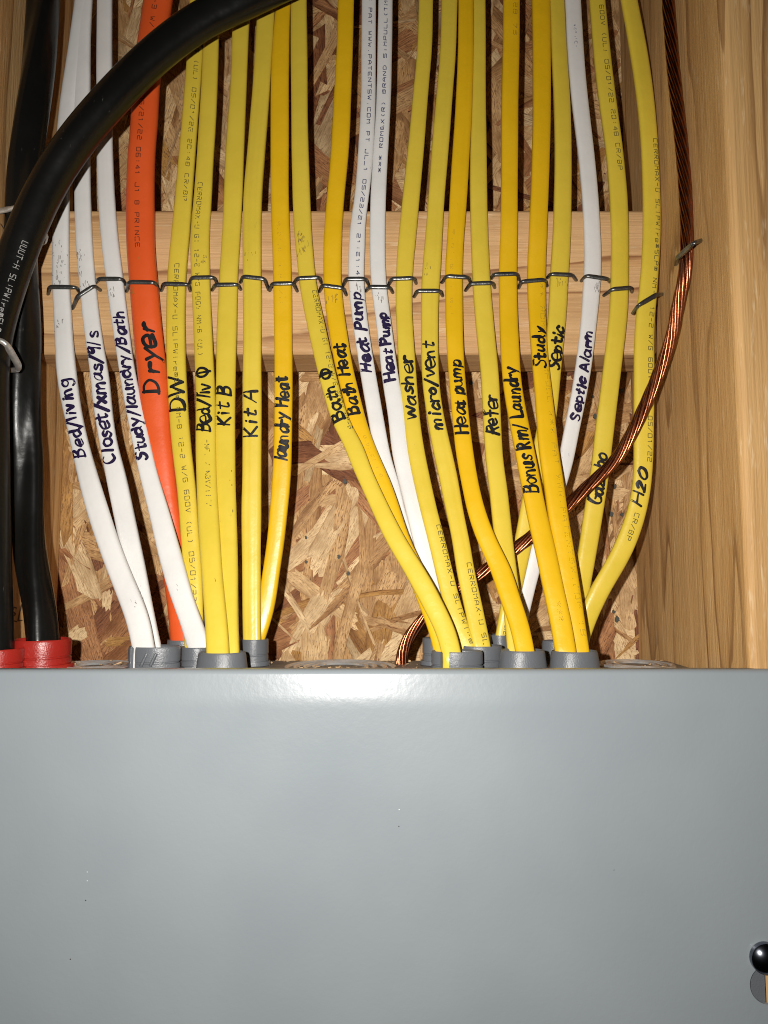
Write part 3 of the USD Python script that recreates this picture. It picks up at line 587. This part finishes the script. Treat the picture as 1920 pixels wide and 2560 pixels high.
# --- right bundle
cable('golden_yellow_cable', yellow_gold, LR((0, 1257, 1299), (130, 1256, 1299), (260, 1254, 1296), (391, 1253, 1295), (600, 1251, 1295), (681, 1247, 1293), (777, 1249, 1294), (864, 1251, 1298), (951, 1257, 1303), (1037, 1269, 1317), (1120, 1285, 1335), (1207, 1302, 1352), (1294, 1319, 1371), (1380, 1338, 1391), (1467, 1356, 1408), (1554, 1374, 1428), (1623, 1386, 1439)), 351,
      'golden yellow cable handwritten Bonus Rm/Laundry', [H('Bonus Rm/ Laundry', 1238, 922), T('5:28 75', -20, 100, .15, print_brown, .4, .0003, fade=.15), T('***', 1508, 1565, -.2, print_black, .5, .0003, dotted=True, fade=.3)], p=1.3)
cable('golden_yellow_cable', yellow_gold, LR((0, 1330, 1376), (130, 1332, 1377), (260, 1332, 1377), (391, 1329, 1374), (600, 1321, 1367), (690, 1317, 1364), (777, 1321, 1365), (864, 1326, 1368), (951, 1334, 1376), (1037, 1340, 1387), (1120, 1346, 1396), (1207, 1358, 1410), (1294, 1371, 1421), (1380, 1387, 1437), (1467, 1401, 1450), (1554, 1415, 1463), (1623, 1425, 1473)), 355,
      'golden yellow cable handwritten Study, beside the Bonus Rm cable', [H('Study', 926, 820), T('*** ROMEX SIMPULL *** PAT WWW.PATENTSW.COM 1B', 695, 1600, .25, print_black, .42, .00030, dotted=True, fade=.3)], p=1.25, top=397.8)
cable('yellow_cable', yellow_dull, LR((0, 1374, 1411), (130, 1378, 1417), (260, 1384, 1426), (391, 1387, 1429), (521, 1384, 1428), (600, 1380, 1426), (690, 1375, 1421), (777, 1371, 1417), (864, 1364, 1408), (951, 1356, 1401), (1037, 1348, 1393), (1130, 1330, 1375), (1240, 1306, 1352), (1337, 1289, 1334), (1460, 1262, 1308), (1588, 1238, 1282)), 386,
      'dull yellow cable handwritten Septic, half hidden behind the golden Study cable', [H('Septic', 928, 818, base=.75), T('20:48', 1588, 1520, .2, up=True)])
cable('white_cable', white_jacket, LR((0, 1411, 1451), (130, 1418, 1460), (260, 1430, 1471), (391, 1445, 1486), (521, 1456, 1497), (600, 1459, 1500), (647, 1460, 1503), (734, 1456, 1499), (820, 1450, 1490), (907, 1439, 1480), (994, 1426, 1465), (1081, 1408, 1447), (1160, 1394, 1432), (1240, 1370, 1408), (1350, 1332, 1370), (1424, 1311, 1350), (1500, 1291, 1330), (1590, 1274, 1312)), 389,
      'white cable handwritten Septic Alarm, among the yellow cables on the right', [H('Septic Alarm', 1054, 828, marker_purple, 1.2), T('WERNIE-', 68, 128, -.2, print_blue, .3, .0002, fade=.5), T('.... ...', 930, 1010, .5, print_blue, .3, .0002, fade=.3)])
cable('yellow_cable', yellow_dull, LR((0, 1473, 1512), (130, 1483, 1525), (260, 1497, 1541), (391, 1515, 1558), (521, 1525, 1570), (600, 1529, 1571), (734, 1526, 1571), (820, 1519, 1565), (907, 1509, 1554), (994, 1499, 1544), (1081, 1487, 1534), (1160, 1480, 1524), (1207, 1471, 1520), (1294, 1458, 1506), (1380, 1445, 1491), (1467, 1430, 1475), (1600, 1410, 1452)), 386,
      'dull yellow cable handwritten Gazebo, its writing crossed by the copper wire', [H('Gazebo', 1266, 1135), T('2 W/G 600V (UL) 05/01/22 20:48 CR/BP', -60, 436, .08, fade=.04)], top=398.7)
cable('yellow_cable', yellow_dull, LR((0, 1551, 1593), (130, 1575, 1619), (260, 1593, 1636), (391, 1604, 1646), (521, 1607, 1651), (600, 1606, 1650), (647, 1604, 1647), (734, 1597, 1642), (820, 1588, 1635), (907, 1585, 1635), (994, 1585, 1635), (1120, 1585, 1634), (1207, 1582, 1628), (1272, 1571, 1617), (1337, 1547, 1600), (1380, 1528, 1582), (1424, 1504, 1558), (1467, 1478, 1532), (1510, 1459, 1510), (1554, 1442, 1490), (1610, 1425, 1470)), 384,
      'dull yellow cable handwritten H2O, curving along the right stud', [H('H2O', 1268, 1172, base=.25, height=.95), T('CERROMAX-U SLiPWire@SLP@ NM-B 12-2 W/G 600V (UL) 05/01/22', 352, 1160, .3, fade=.03), T('CR/BP', 1285, 1356, -.25)], depth=lambda y: 386.0 - 2.0 * np.clip((np.asarray(y, float) - 900) / 700, 0, 1))
# --- the two heavy black cables
bk = [(860, -110, 363), (770, -74, 362), (680, -34, 361), (602, 4, 360), (519, 40, 359), (394, 133, 358), (257, 270, 356), (179, 363, 354), (106, 482, 353), (65, 575, 352), (44, 630, 352), (20, 700, 351), (1, 768, 350), (-17, 832, 349), (-26, 900, 348), (-28, 1000, 348), (-27, 1160, 349), (-21, 1429, 353), (-16, 1560, 356), (-15, 1625, 357)]
def scuff(k, y0, y1, t0, t1, n, mat, size=1.0):
    c = cables[k]; r = np.random.default_rng(500 + k + int(y0)); polys = []
    for _ in range(n):
        s0 = c.s_at(r.uniform(y0, y1)); tt = np.clip(r.normal((t0 + t1) / 2, (t1 - t0) / 3), -.9, .9) * c.half_at(s0); L = abs(r.normal(0, .0011)) * size + .0002
        polys.append(LineString([(s0, tt), (s0 + L, tt + r.normal(0, .0002))]).buffer(r.uniform(.00006, .00024) * size, 2))
    u = unary_union(polys); vs, fs, m = [], [], 0
    for g in getattr(u, 'geoms', [u]):
        v, f = trimesh.creation.triangulate_polygon(g, engine='earcut'); vs.append(v); fs.append(f + m); m += len(v)
    v, f = np.vstack(vs), np.vstack(fs); p3 = c.surface(v[:, 0], v[:, 1], .00009)
    e = np.cross(p3[f[:, 1]] - p3[f[:, 0]], p3[f[:, 2]] - p3[f[:, 0]])
    if (e[:, 1] > 0).mean() > .5: f = f[:, ::-1]
    obj('scuff', (p3, f), mat, things[k])
sc_grey, sc_brown = ink('grey_scuff', (0.22, 0.20, 0.19), .7), ink('brown_scuff', (0.25, 0.16, 0.03), .7)
for a in ((0, 605, 720, -.8, .7, 46, sc_grey), (0, 795, 830, -.9, .1, 8, sc_grey), (1, 625, 690, -.9, -.1, 24, sc_grey), (1, 700, 730, -.8, .8, 14, sc_grey), (2, 718, 745, -.8, .2, 14, sc_grey), (3, 650, 660, -.1, .1, 2, sc_brown),
          (3, 722, 740, -.9, -.5, 8, sc_brown), (9, 580, 640, -.7, .2, 46, sc_brown), (10, 738, 755, -.5, .7, 20, sc_brown), (5, 640, 660, .3, .7, 12, sc_brown), (11, 700, 735, -.6, .6, 10, sc_grey), (12, 735, 760, -.6, .6, 10, sc_grey), (20, 705, 730, .3, .9, 14, sc_grey),
          (0, 1500, 1540, -.5, .5, 4, sc_grey), (1, 1440, 1560, -.6, .6, 14, sc_grey), (2, 1460, 1480, -.3, .3, 2, sc_grey), (5, 1450, 1462, .2, .4, 2, sc_brown), (19, 700, 712, -.7, .7, 14, sc_brown), (14, 660, 690, -.7, -.2, 10, sc_brown), (7, 620, 660, -.5, .7, 8, sc_brown), (18, 770, 800, .7, .95, 14, sc_brown)):
    scuff(*a)
class Free(Cable):
    def __init__(self, pts, w, **k):
        super().__init__([(y, x, w, Y) for x, y, Y in pts], None, **k)
t = thing('black_cable', 'thick black cable arching across the upper left in front of the white cables', 'cable')
c = Free(bk, 90, thick=.94, power=2.05, ridge=0, tail=0.0, seed=3, lobes=.03, nsec=22, smooth=30)
c.half = 0.0092 * np.ones(len(c.half)); c.b = c.half * .94
obj('jacket', c.mesh(), black_jacket, t, smooth=True)
obj('printed_text', lettering(c, 'UUUT-H SLiPWire@SLP@', 612, 856, .24, .46, .00030, False, False, .05, False, 9), print_grey, t)
obj('printed_text', lettering(c, '600V UL', 1000, 1110, .24, .62, .0003, True, False, .05, False, 10), print_grey, t)
b2 = [(115, -60, 384), (112, 0, 383), (103, 90, 380), (94, 176, 378), (84, 240, 376), (73, 330, 374), (65, 420, 373), (61, 500, 371), (56, 600, 371), (53, 668, 372), (54, 715, 373), (58, 809, 376), (59, 880, 378), (57, 946, 379), (57, 1060, 382), (65, 1120, 384), (69, 1236, 384), (76, 1351, 381), (83, 1429, 378), (97, 1506, 375), (104, 1600, 372)]
t = thing('black_cable', 'thick black cable going straight down into the larger red connector', 'cable')
c = Free(b2, 76, thick=.9, power=2.1, ridge=0, tail=0.0, seed=4, lobes=.17, nsec=28, smooth=26)
obj('jacket', c.mesh(), black_jacket, t, smooth=True)

# ------------------------------------------------------------------ bare copper ground wire
cpts = [(1668, -60, 363), (1671, 0, 362), (1680, 127, 359), (1692, 253, 356), (1705, 380, 354), (1714, 506, 352), (1718, 601, 352), (1714, 680, 354), (1694, 767, 361), (1681, 834, 366), (1650, 924, 373), (1613, 1013, 377), (1580, 1080, 379), (1540, 1148, 382), (1504, 1185, 383), (1460, 1224, 384), (1417, 1268, 384.5), (1308, 1357, 385), (1213, 1426, 386), (1113, 1494, 388), (1059, 1548, 389), (1020, 1595, 390), (1003, 1650, 390), (1002, 1668, 390)]
cw = Free(cpts, 28, seed=5, smooth=14, step=4.0)
t = thing('copper_wire', 'bare stranded copper ground wire bending down the right stud and behind the cables', 'wire')
R = 0.0034; rs = 0.00093
C0, N0, W0, S0 = cw.C, cw.N, cw.W, cw.s
for k in range(9):
    a = 2 * np.pi * k / 9 - S0 / 0.088 * 2 * np.pi + 0.25 * np.sin(S0 * 23 + k) * .5
    obj('strand', sweep(C0 + (R - rs) * (np.cos(a)[:, None] * W0 + np.sin(a)[:, None] * N0), rs, 7), copper_metal, t, smooth=True)
obj('core', sweep(C0, R - 1.6 * rs, 10), copper_metal, t, smooth=True)

# ------------------------------------------------------------------ staples
def staple(px_pts, label, crown=394.3, wood_y=403.0, mat=staple_metal, r=.00104, pts=None, group='wire staples holding the row of cables to the wooden block'):
    if pts is None:
        q = np.array(px_pts, float)
        ins = q[1:-1]
        pts = [P(*q[0], wood_y)] + [P(*p, crown) for p in ins] + [P(*q[-1], wood_y)]
    path = rounded(pts, .0022, 6)
    d = np.concatenate([[0], np.cumsum(np.linalg.norm(np.diff(path, axis=0), axis=1))])
    n = int(d[-1] / .0006); uu = np.linspace(0, d[-1], n)
    path = np.stack([np.interp(uu, d, path[:, k]) for k in range(3)], 1)
    mid = np.exp(-((uu / d[-1] - .5) / .20) ** 6)
    m = sweep(path, r * (1 + .28 * mid), 10, r * (1 - .22 * mid))
    return tag(obj('cable_staple', m, mat, smooth=True), label, 'staple', group)
ST = [
 ([(120, 740), (123, 717), (190, 718), (199, 732)], 'over the white Bed/living cable'),
 ([(179, 779), (193, 741), (235, 714), (256, 729)], 'steeply tilted one over the white Closet cable'),
 ([(239, 709), (246, 697), (305, 697), (318, 716)], 'over the white Study/laundry/Bath cable'),
 ([(316, 732), (322, 705), (387, 706), (399, 731)], 'over the orange cable'),
 ([(403, 731), (408, 709), (471, 711), (477, 731)], 'over the yellow DW cable'),
 ([(473, 712), (479, 694), (535, 693), (547, 716)], 'over the yellow Bed/liv cable'),
 ([(529, 729), (537, 712), (594, 711), (604, 727)], 'over the yellow Kit B cable'),
 ([(600, 710), (607, 691), (661, 697), (674, 731)], 'over the yellow Kit A cable'),
 ([(673, 731), (680, 709), (733, 708), (746, 733)], 'over the golden laundry Heat cable'),
 ([(733, 712), (742, 696), (798, 693), (805, 711)], 'over the yellow cable marked Bath with a circle'),
 ([(797, 733), (805, 713), (858, 720), (868, 742)], 'over the golden Bath Heat cable'),
 ([(857, 718), (864, 697), (914, 697), (924, 716)], 'over the left one of two white Heat Pump cables'),
 ([(913, 731), (922, 717), (974, 718), (984, 735)], 'over the right one of two white Heat Pump cables'),
 ([(970, 716), (978, 697), (1035, 695), (1042, 712)], 'over the yellow washer cable'),
 ([(1034, 746), (1042, 727), (1101, 727), (1108, 743)], 'over the yellow micro/vent cable'),
 ([(1102, 711), (1116, 690), (1170, 693), (1178, 709)], 'over the golden Heat pump cable'),
 ([(1161, 731), (1175, 709), (1232, 707), (1238, 722)], 'over the yellow Refer cable'),
 ([(1228, 699), (1233, 686), (1292, 684), (1300, 704)], 'over the golden Bonus Rm cable'),
 ([(1295, 724), (1302, 704), (1362, 699), (1369, 719)], 'over the golden Study cable'),
 ([(1367, 697), (1376, 685), (1430, 687), (1443, 704)], 'over the yellow Septic cable'),
 ([(1450, 706), (1465, 689), (1519, 697), (1526, 707)], 'over the white Septic Alarm cable'),
 ([(1504, 743), (1530, 723), (1579, 719), (1580, 733)], 'loose one over the yellow Gazebo cable'),
]
staple(None, 'grey wire staple, tilted one over the yellow H2O cable', pts=[P(1582, 783, 391), P(1595, 764, 381.6), P(1642, 736, 381.2), P(1656, 736, 393)])
for q, where in ST: staple(q, 'grey wire staple, ' + where, crown=389.6 if 'orange' in where else 394.3)
def on_right(px, py, inset):
    u, v = (px - 960) / F, -(py - 1280) / F
    return P(px, py, (XR + inset) * 1e3 * (cp - v * sp) / u)
staple(None, 'grey wire staple holding the copper wire to the right stud', pts=[on_right(1690, 664, .002), on_right(1693, 645, -.0075), on_right(1735, 607, -.0075), on_right(1757, 600, .002)], r=.00105, group='staples outside the row')
staple(None, 'large zinc staple bent over the black cable at the left edge, below the blocking', pts=[P(-60, 843, 333), P(4, 852, 333), P(17, 862, 334), P(47, 915, 352), P(45, 925, 356), P(14, 926, 366)], mat=zinc_metal, r=.00135, group='staples outside the row')
staple(None, 'zinc staple end sticking out left of the upper black cable', pts=[P(-60, 534, 362), P(2, 527, 361), P(42, 519, 360), P(60, 517, 360)], mat=zinc_metal, r=.0013, group='staples outside the row')
staple(None, 'zinc staple loop showing at the right side of the upper black cable', pts=[P(84, 572, 361), P(106, 578, 363), P(116, 592, 368), P(113, 604, 376), P(96, 611, 384)], mat=zinc_metal, r=.0013, group='staples outside the row')

# ------------------------------------------------------------------ the electrical panel
pn = thing('electrical_panel', 'grey painted metal breaker box with its cover, filling the lower half', 'breaker box')
XC0, XC1, ZC1, ZC0 = -0.225, 0.192, Z0 - 0.0408, Z0 - 0.34
hole_c = np.array([P(1921, 2463, COVER_Y * 1e3)[0], P(1921, 2463, COVER_Y * 1e3)[2]])
screw_c = P(1918, 2400, 305.6)
r_b, BEV, TILT = 0.0026, 0.0165, math.radians(6.8)
plate = Polygon([(XC0, ZC0), (XC1, ZC0), (XC1, ZC1 - BEV), (XC0, ZC1 - BEV)])
slot = unary_union([Point(hole_c).buffer(.0076, 24), LineString([hole_c, (hole_c[0] * .55 + screw_c[0] * .45, hole_c[1] * .55 + screw_c[2] * .45)]).buffer(.0045, 12)])
pl = trimesh.creation.extrude_polygon(plate.difference(slot), .0014, engine='earcut')
v = pl.vertices; pl = trimesh.Trimesh(np.column_stack([v[:, 0], COVER_Y + .0014 - v[:, 2], v[:, 1]]), pl.faces, process=False)
if pl.volume < 0: pl.invert()
# the cover's upper edge leans back a little and is rolled over
ang, y, z = 0.0, COVER_Y, ZC1 - BEV
line = [(y, z)]
for k in range(10):
    ang = TILT * (k + .5) / 10; y += .0006 * math.sin(ang); z += .0006 * math.cos(ang); line.append((y, z))
top = ZC1 - r_b * (1 - math.sin(TILT)); L = (top - z) / math.cos(TILT)
for k in range(1, 5): line.append((y + L * k / 4 * math.sin(TILT), z + L * k / 4 * math.cos(TILT)))
y, z = line[-1]; oc = (y + r_b * math.cos(TILT), z - r_b * math.sin(TILT))
for a in np.linspace(TILT, math.pi / 2, 10)[1:]: line.append((oc[0] - r_b * math.cos(a), oc[1] + r_b * math.sin(a)))
line.append((line[-1][0] + .003, line[-1][1]))
q = np.array(line); d = np.gradient(q, axis=0); d /= np.linalg.norm(d, axis=1, keepdims=True)
inner = q + np.column_stack([d[:, 1], -d[:, 0]]) * .0013
prof = line + [tuple(p) for p in inner[::-1]]
rings = np.array([[(x, y, z) for y, z in prof] for x in np.linspace(XC0, XC1, 60)])
wob = gaussian_filter1d(rng.normal(0, 1, 60), 4) * .00012; rings[:, 8:-8, 2] += wob[:, None]
lv, lf = loft(rings)
obj('cover', join([pl, trimesh.Trimesh(lv, lf, process=False)]), panel_paint, pn, smooth=35)
# the enclosure behind it
x0, x1 = XL + .001, XR - .001
enc = [box(x0, x1, COVER_Y + .0065, BOX_BACK, BOX_Z - .0015, BOX_Z), box(x0, x1, BOX_BACK - .0015, BOX_BACK, Z0 - .34, BOX_Z - .0016),
       box(x0, x0 + .0015, COVER_Y + .004, BOX_BACK - .0016, Z0 - .34, BOX_Z - .0016), box(x1 - .0015, x1, COVER_Y + .004, BOX_BACK - .0016, Z0 - .34, BOX_Z - .0016),
       ]
obj('enclosure', join(enc), box_metal, pn)
obj('side_flange', box(x1 - .014, .1579, COVER_Y + .0022, COVER_Y + .0034, Z0 - .34, ZC1 - .025), grey_plastic, pn)
def ring(cx, cy, r, w=.0013, hgt=.0010):
    a = np.linspace(0, 2 * np.pi, 72, endpoint=False)
    rings = []
    for t_ in a:
        d = np.array([math.cos(t_), math.sin(t_), 0])
        rings.append([np.array([cx, cy, BOX_Z + .00003]) + d * (r + k * w) + np.array([0, 0, h]) for k, h in ((-1, 0), (-.5, hgt), (.5, hgt), (1, 0))])
    R_ = np.array(rings + [rings[0]])
    n, k = R_.shape[:2]; v = R_.reshape(-1, 3); f = []
    for i in range(n - 1):
        for j in range(k - 1):
            p = i * k + j; f += [[p, p + k, p + k + 1], [p, p + k + 1, p + 1]]
    m = trimesh.Trimesh(v, f, process=False)
    if m.face_normals[:, 2].mean() < 0: m.invert()
    return m
for cx, cy, rr in ((P(232, 1665, 378)[0], .378, (.0205, .0165, .0125, .0085)), (P(851, 1660, 373)[0], .373, (.028, .0235, .0185, .014)), (P(1591, 1662, 383)[0], .383, (.0185, .0145, .0105)), (P(1300, 1662, 380)[0], .378, (.015, .011))):
    obj('knockout', join([ring(cx, cy, r) for r in rr]), ring_metal, pn, smooth=50)
# pan head cover screw
prof = [(0, .0002 - .0080 * (1 - math.cos(.87)))] + [(.0080 * math.sin(a), .0002 - .0080 * (math.cos(a) - math.cos(.87))) for a in np.linspace(.08, .87, 12)] + [(.00625, .0005), (.00625, .0022), (.003, .0024), (.003, .006), (0, .006)]
a = np.linspace(0, 2 * np.pi, 40, endpoint=False)
scr = loft(np.array([[(screw_c[0] + r * math.cos(t_), screw_c[1] + d, screw_c[2] + r * math.sin(t_)) for t_ in a] for r, d in [(max(p[0], 1e-5), p[1]) for p in prof]]))
obj('cover_screw', scr, chrome, pn, smooth=40)
for px, py, rad, mt in ((214, 2251, .0003, speck_dark), (218, 2180, .0002, speck_pale), (218, 2202, .0002, speck_pale), (997, 2066, .00028, speck_dark), (998, 2024, .00025, speck_pale), (1535, 2175, .0002, speck_dark), (176, 2398, .0003, speck_dark)):
    c = P(px, py, COVER_Y * 1e3)
    s = trimesh.creation.icosphere(1, 1.0); s.vertices *= [rad, rad * .35, rad]; s.apply_translation(c); obj('paint_speck', s, mt, pn)
# sawdust and chips lying on the box
chips = []
for i in range(170):
    x, y = rng.uniform(x0 + .01, x1 - .004), rng.uniform(.362, BOX_BACK - .001); s = abs(rng.normal(0, .00045)) + .0002
    if rng.random() < .06: s *= 2.2
    b = trimesh.creation.box((s * rng.uniform(1, 3.2), s * rng.uniform(.6, 1.4), s * rng.uniform(.2, .5)))
    b.apply_transform(trimesh.transformations.euler_matrix(rng.normal(0, .25), rng.normal(0, .25), rng.uniform(0, 6.3))); b.apply_translation([x, y, BOX_Z + .0006 + s * .2]); chips.append(b)
tag(obj('sawdust', join(chips), chip_tan), 'sawdust and wood crumbs lying on top of the grey box', 'sawdust', kind='stuff')

# ------------------------------------------------------------------ cable connectors standing in the box
def collar(cx, cy, rx, ry, ztop, flare=1.0, wall=.0016, gap=None, zbot=BOX_Z, inset=.0):
    th = np.radians(np.linspace(-180, 180, 73)) if gap is None else np.radians(np.linspace(gap[1], gap[0] + 360, 66))
    h = ztop - zbot
    prof = ([(1.0, 0), (1.0, .26), (.955, .28), (.955, .33), (1.0, .35)] if flare == 1.0 else [(flare, 0), (flare, .10), (flare * .985, .12)]) + [(1 + (flare - 1) * .5, .5), (1 + (flare - 1) * .08, .86), (.985, .955), (.96, 1.0), (.93, 1.0)]
    rings = []
    for a in th:
        d = np.array([math.sin(a), -math.cos(a)])
        out = [(cx + d[0] * rx * k, cy + d[1] * ry * k, zbot + h * q) for k, q in prof]
        inn = [(cx + d[0] * (rx - wall), cy + d[1] * (ry - wall), ztop - .0008), (cx + d[0] * (rx - wall), cy + d[1] * (ry - wall), zbot)]
        rings.append(out + inn)
    rings = np.array(rings)
    v, f = loft(rings)
    if gap is None:
        n = rings.shape[1] * rings.shape[0]; f = f[(f < n).all(1)]
    return v, f
def flange(cx, cy, rx, ry, z, h=.0022):
    th = np.linspace(0, 2 * np.pi, 49)
    rings = np.array([[(cx + math.sin(a) * rx * k, cy - math.cos(a) * ry * k, z + q) for k, q in ((1, 0), (1, h * .7), (.98, h), (.6, h), (.6, 0))] for a in th])
    v, f = loft(rings); n = rings.shape[0] * rings.shape[1]; return v, f[(f < n).all(1)]
def connector(xl, xr, ytop, Y, label, mat=grey_plastic, ry=.0075, flare=1.0, gap=None, flange_k=1.16, ribs=False, name='cable_connector', group='cable connectors in the top of the box'):
    front = Y - ry * 1e3
    zt = P((xl + xr) / 2, ytop, front)[2]
    cx = P((xl + xr) / 2, ytop, Y)[0]; rx = (xr - xl) / 2 * float(mm_per_px(ytop, Y)) * 1e-3 / max(flare, 1)
    t = thing(name, label, 'connector', group); cy = Y * 1e-3
    obj('collar', collar(cx, cy, rx, ry, zt, flare, gap=gap, zbot=BOX_Z + .0021), mat, t, smooth=38)
    obj('flange', flange(cx, cy, rx * flange_k, ry * flange_k, BOX_Z + .0002), mat, t, smooth=38)
    if ribs:
        for dx in (-.30, .05):
            a = math.asin(dx); p0 = np.array([cx + rx * math.sin(a) * 1.02, cy - ry * math.cos(a) * 1.03, BOX_Z + .004]); p1 = p0 + np.array([rx * .22, .0002, .0062])
            obj('rib', sweep(np.linspace(p0, p1, 6), .0008, 8), mat, t, smooth=True)
    return t
connector(322, 451, 1619, 355, 'grey slotted connector gripping the Bed/living and Closet white cables', gap=(-54, -35), ribs=True, ry=.008)
connector(419, 500, 1602, 388, 'grey connector at the back holding the orange cable', ry=.0075)
connector(453, 534, 1620, 367, 'grey connector holding the white Study cable and yellow DW cable', ry=.008)
connector(491, 620, 1634, 352, 'grey flared connector holding the Bed/liv and Kit B yellow cables', ry=.0085, flare=1.10)
connector(600, 671, 1600, 384, 'narrow grey connector at the back holding Kit A and laundry Heat cables', ry=.0075, flange_k=1.14)
connector(1056, 1130, 1597, 386, 'grey connector just behind the slotted connector of the two Bath cables', ry=.0065)
connector(1078, 1207, 1631, 348, 'grey slotted connector gripping the two Bath cables', gap=(-43, -21), ry=.008)
connector(1148, 1256, 1617, 364, 'grey connector holding the washer and micro/vent yellow cables', ry=.0082)
connector(1222, 1276, 1589, 389, 'small grey connector at the back holding the yellow Septic cable', ry=.0065)
connector(1245, 1367, 1629, 350, 'grey flared connector holding the golden Heat pump and yellow Refer cables', ry=.0085, flare=1.10)
connector(1355, 1470, 1604, 384, 'grey connector half hidden behind the one holding Bonus Rm and Study cables', ry=.0065)
connector(1373, 1499, 1631, 352, 'grey flared connector holding the golden Bonus Rm and Study cables', ry=.0085, flare=1.10)
connector(35, 175, 1603, 373, 'red round connector holding the straight black cable', mat=red_plastic, ry=.0135, name='red_cable_connector', flange_k=1.12, group='red connectors')
connector(-88, 56, 1627, 356, 'red connector cut off by the left edge, in front of the other red one', mat=red_plastic, ry=.0125, name='red_cable_connector', flange_k=1.1, group='red connectors')
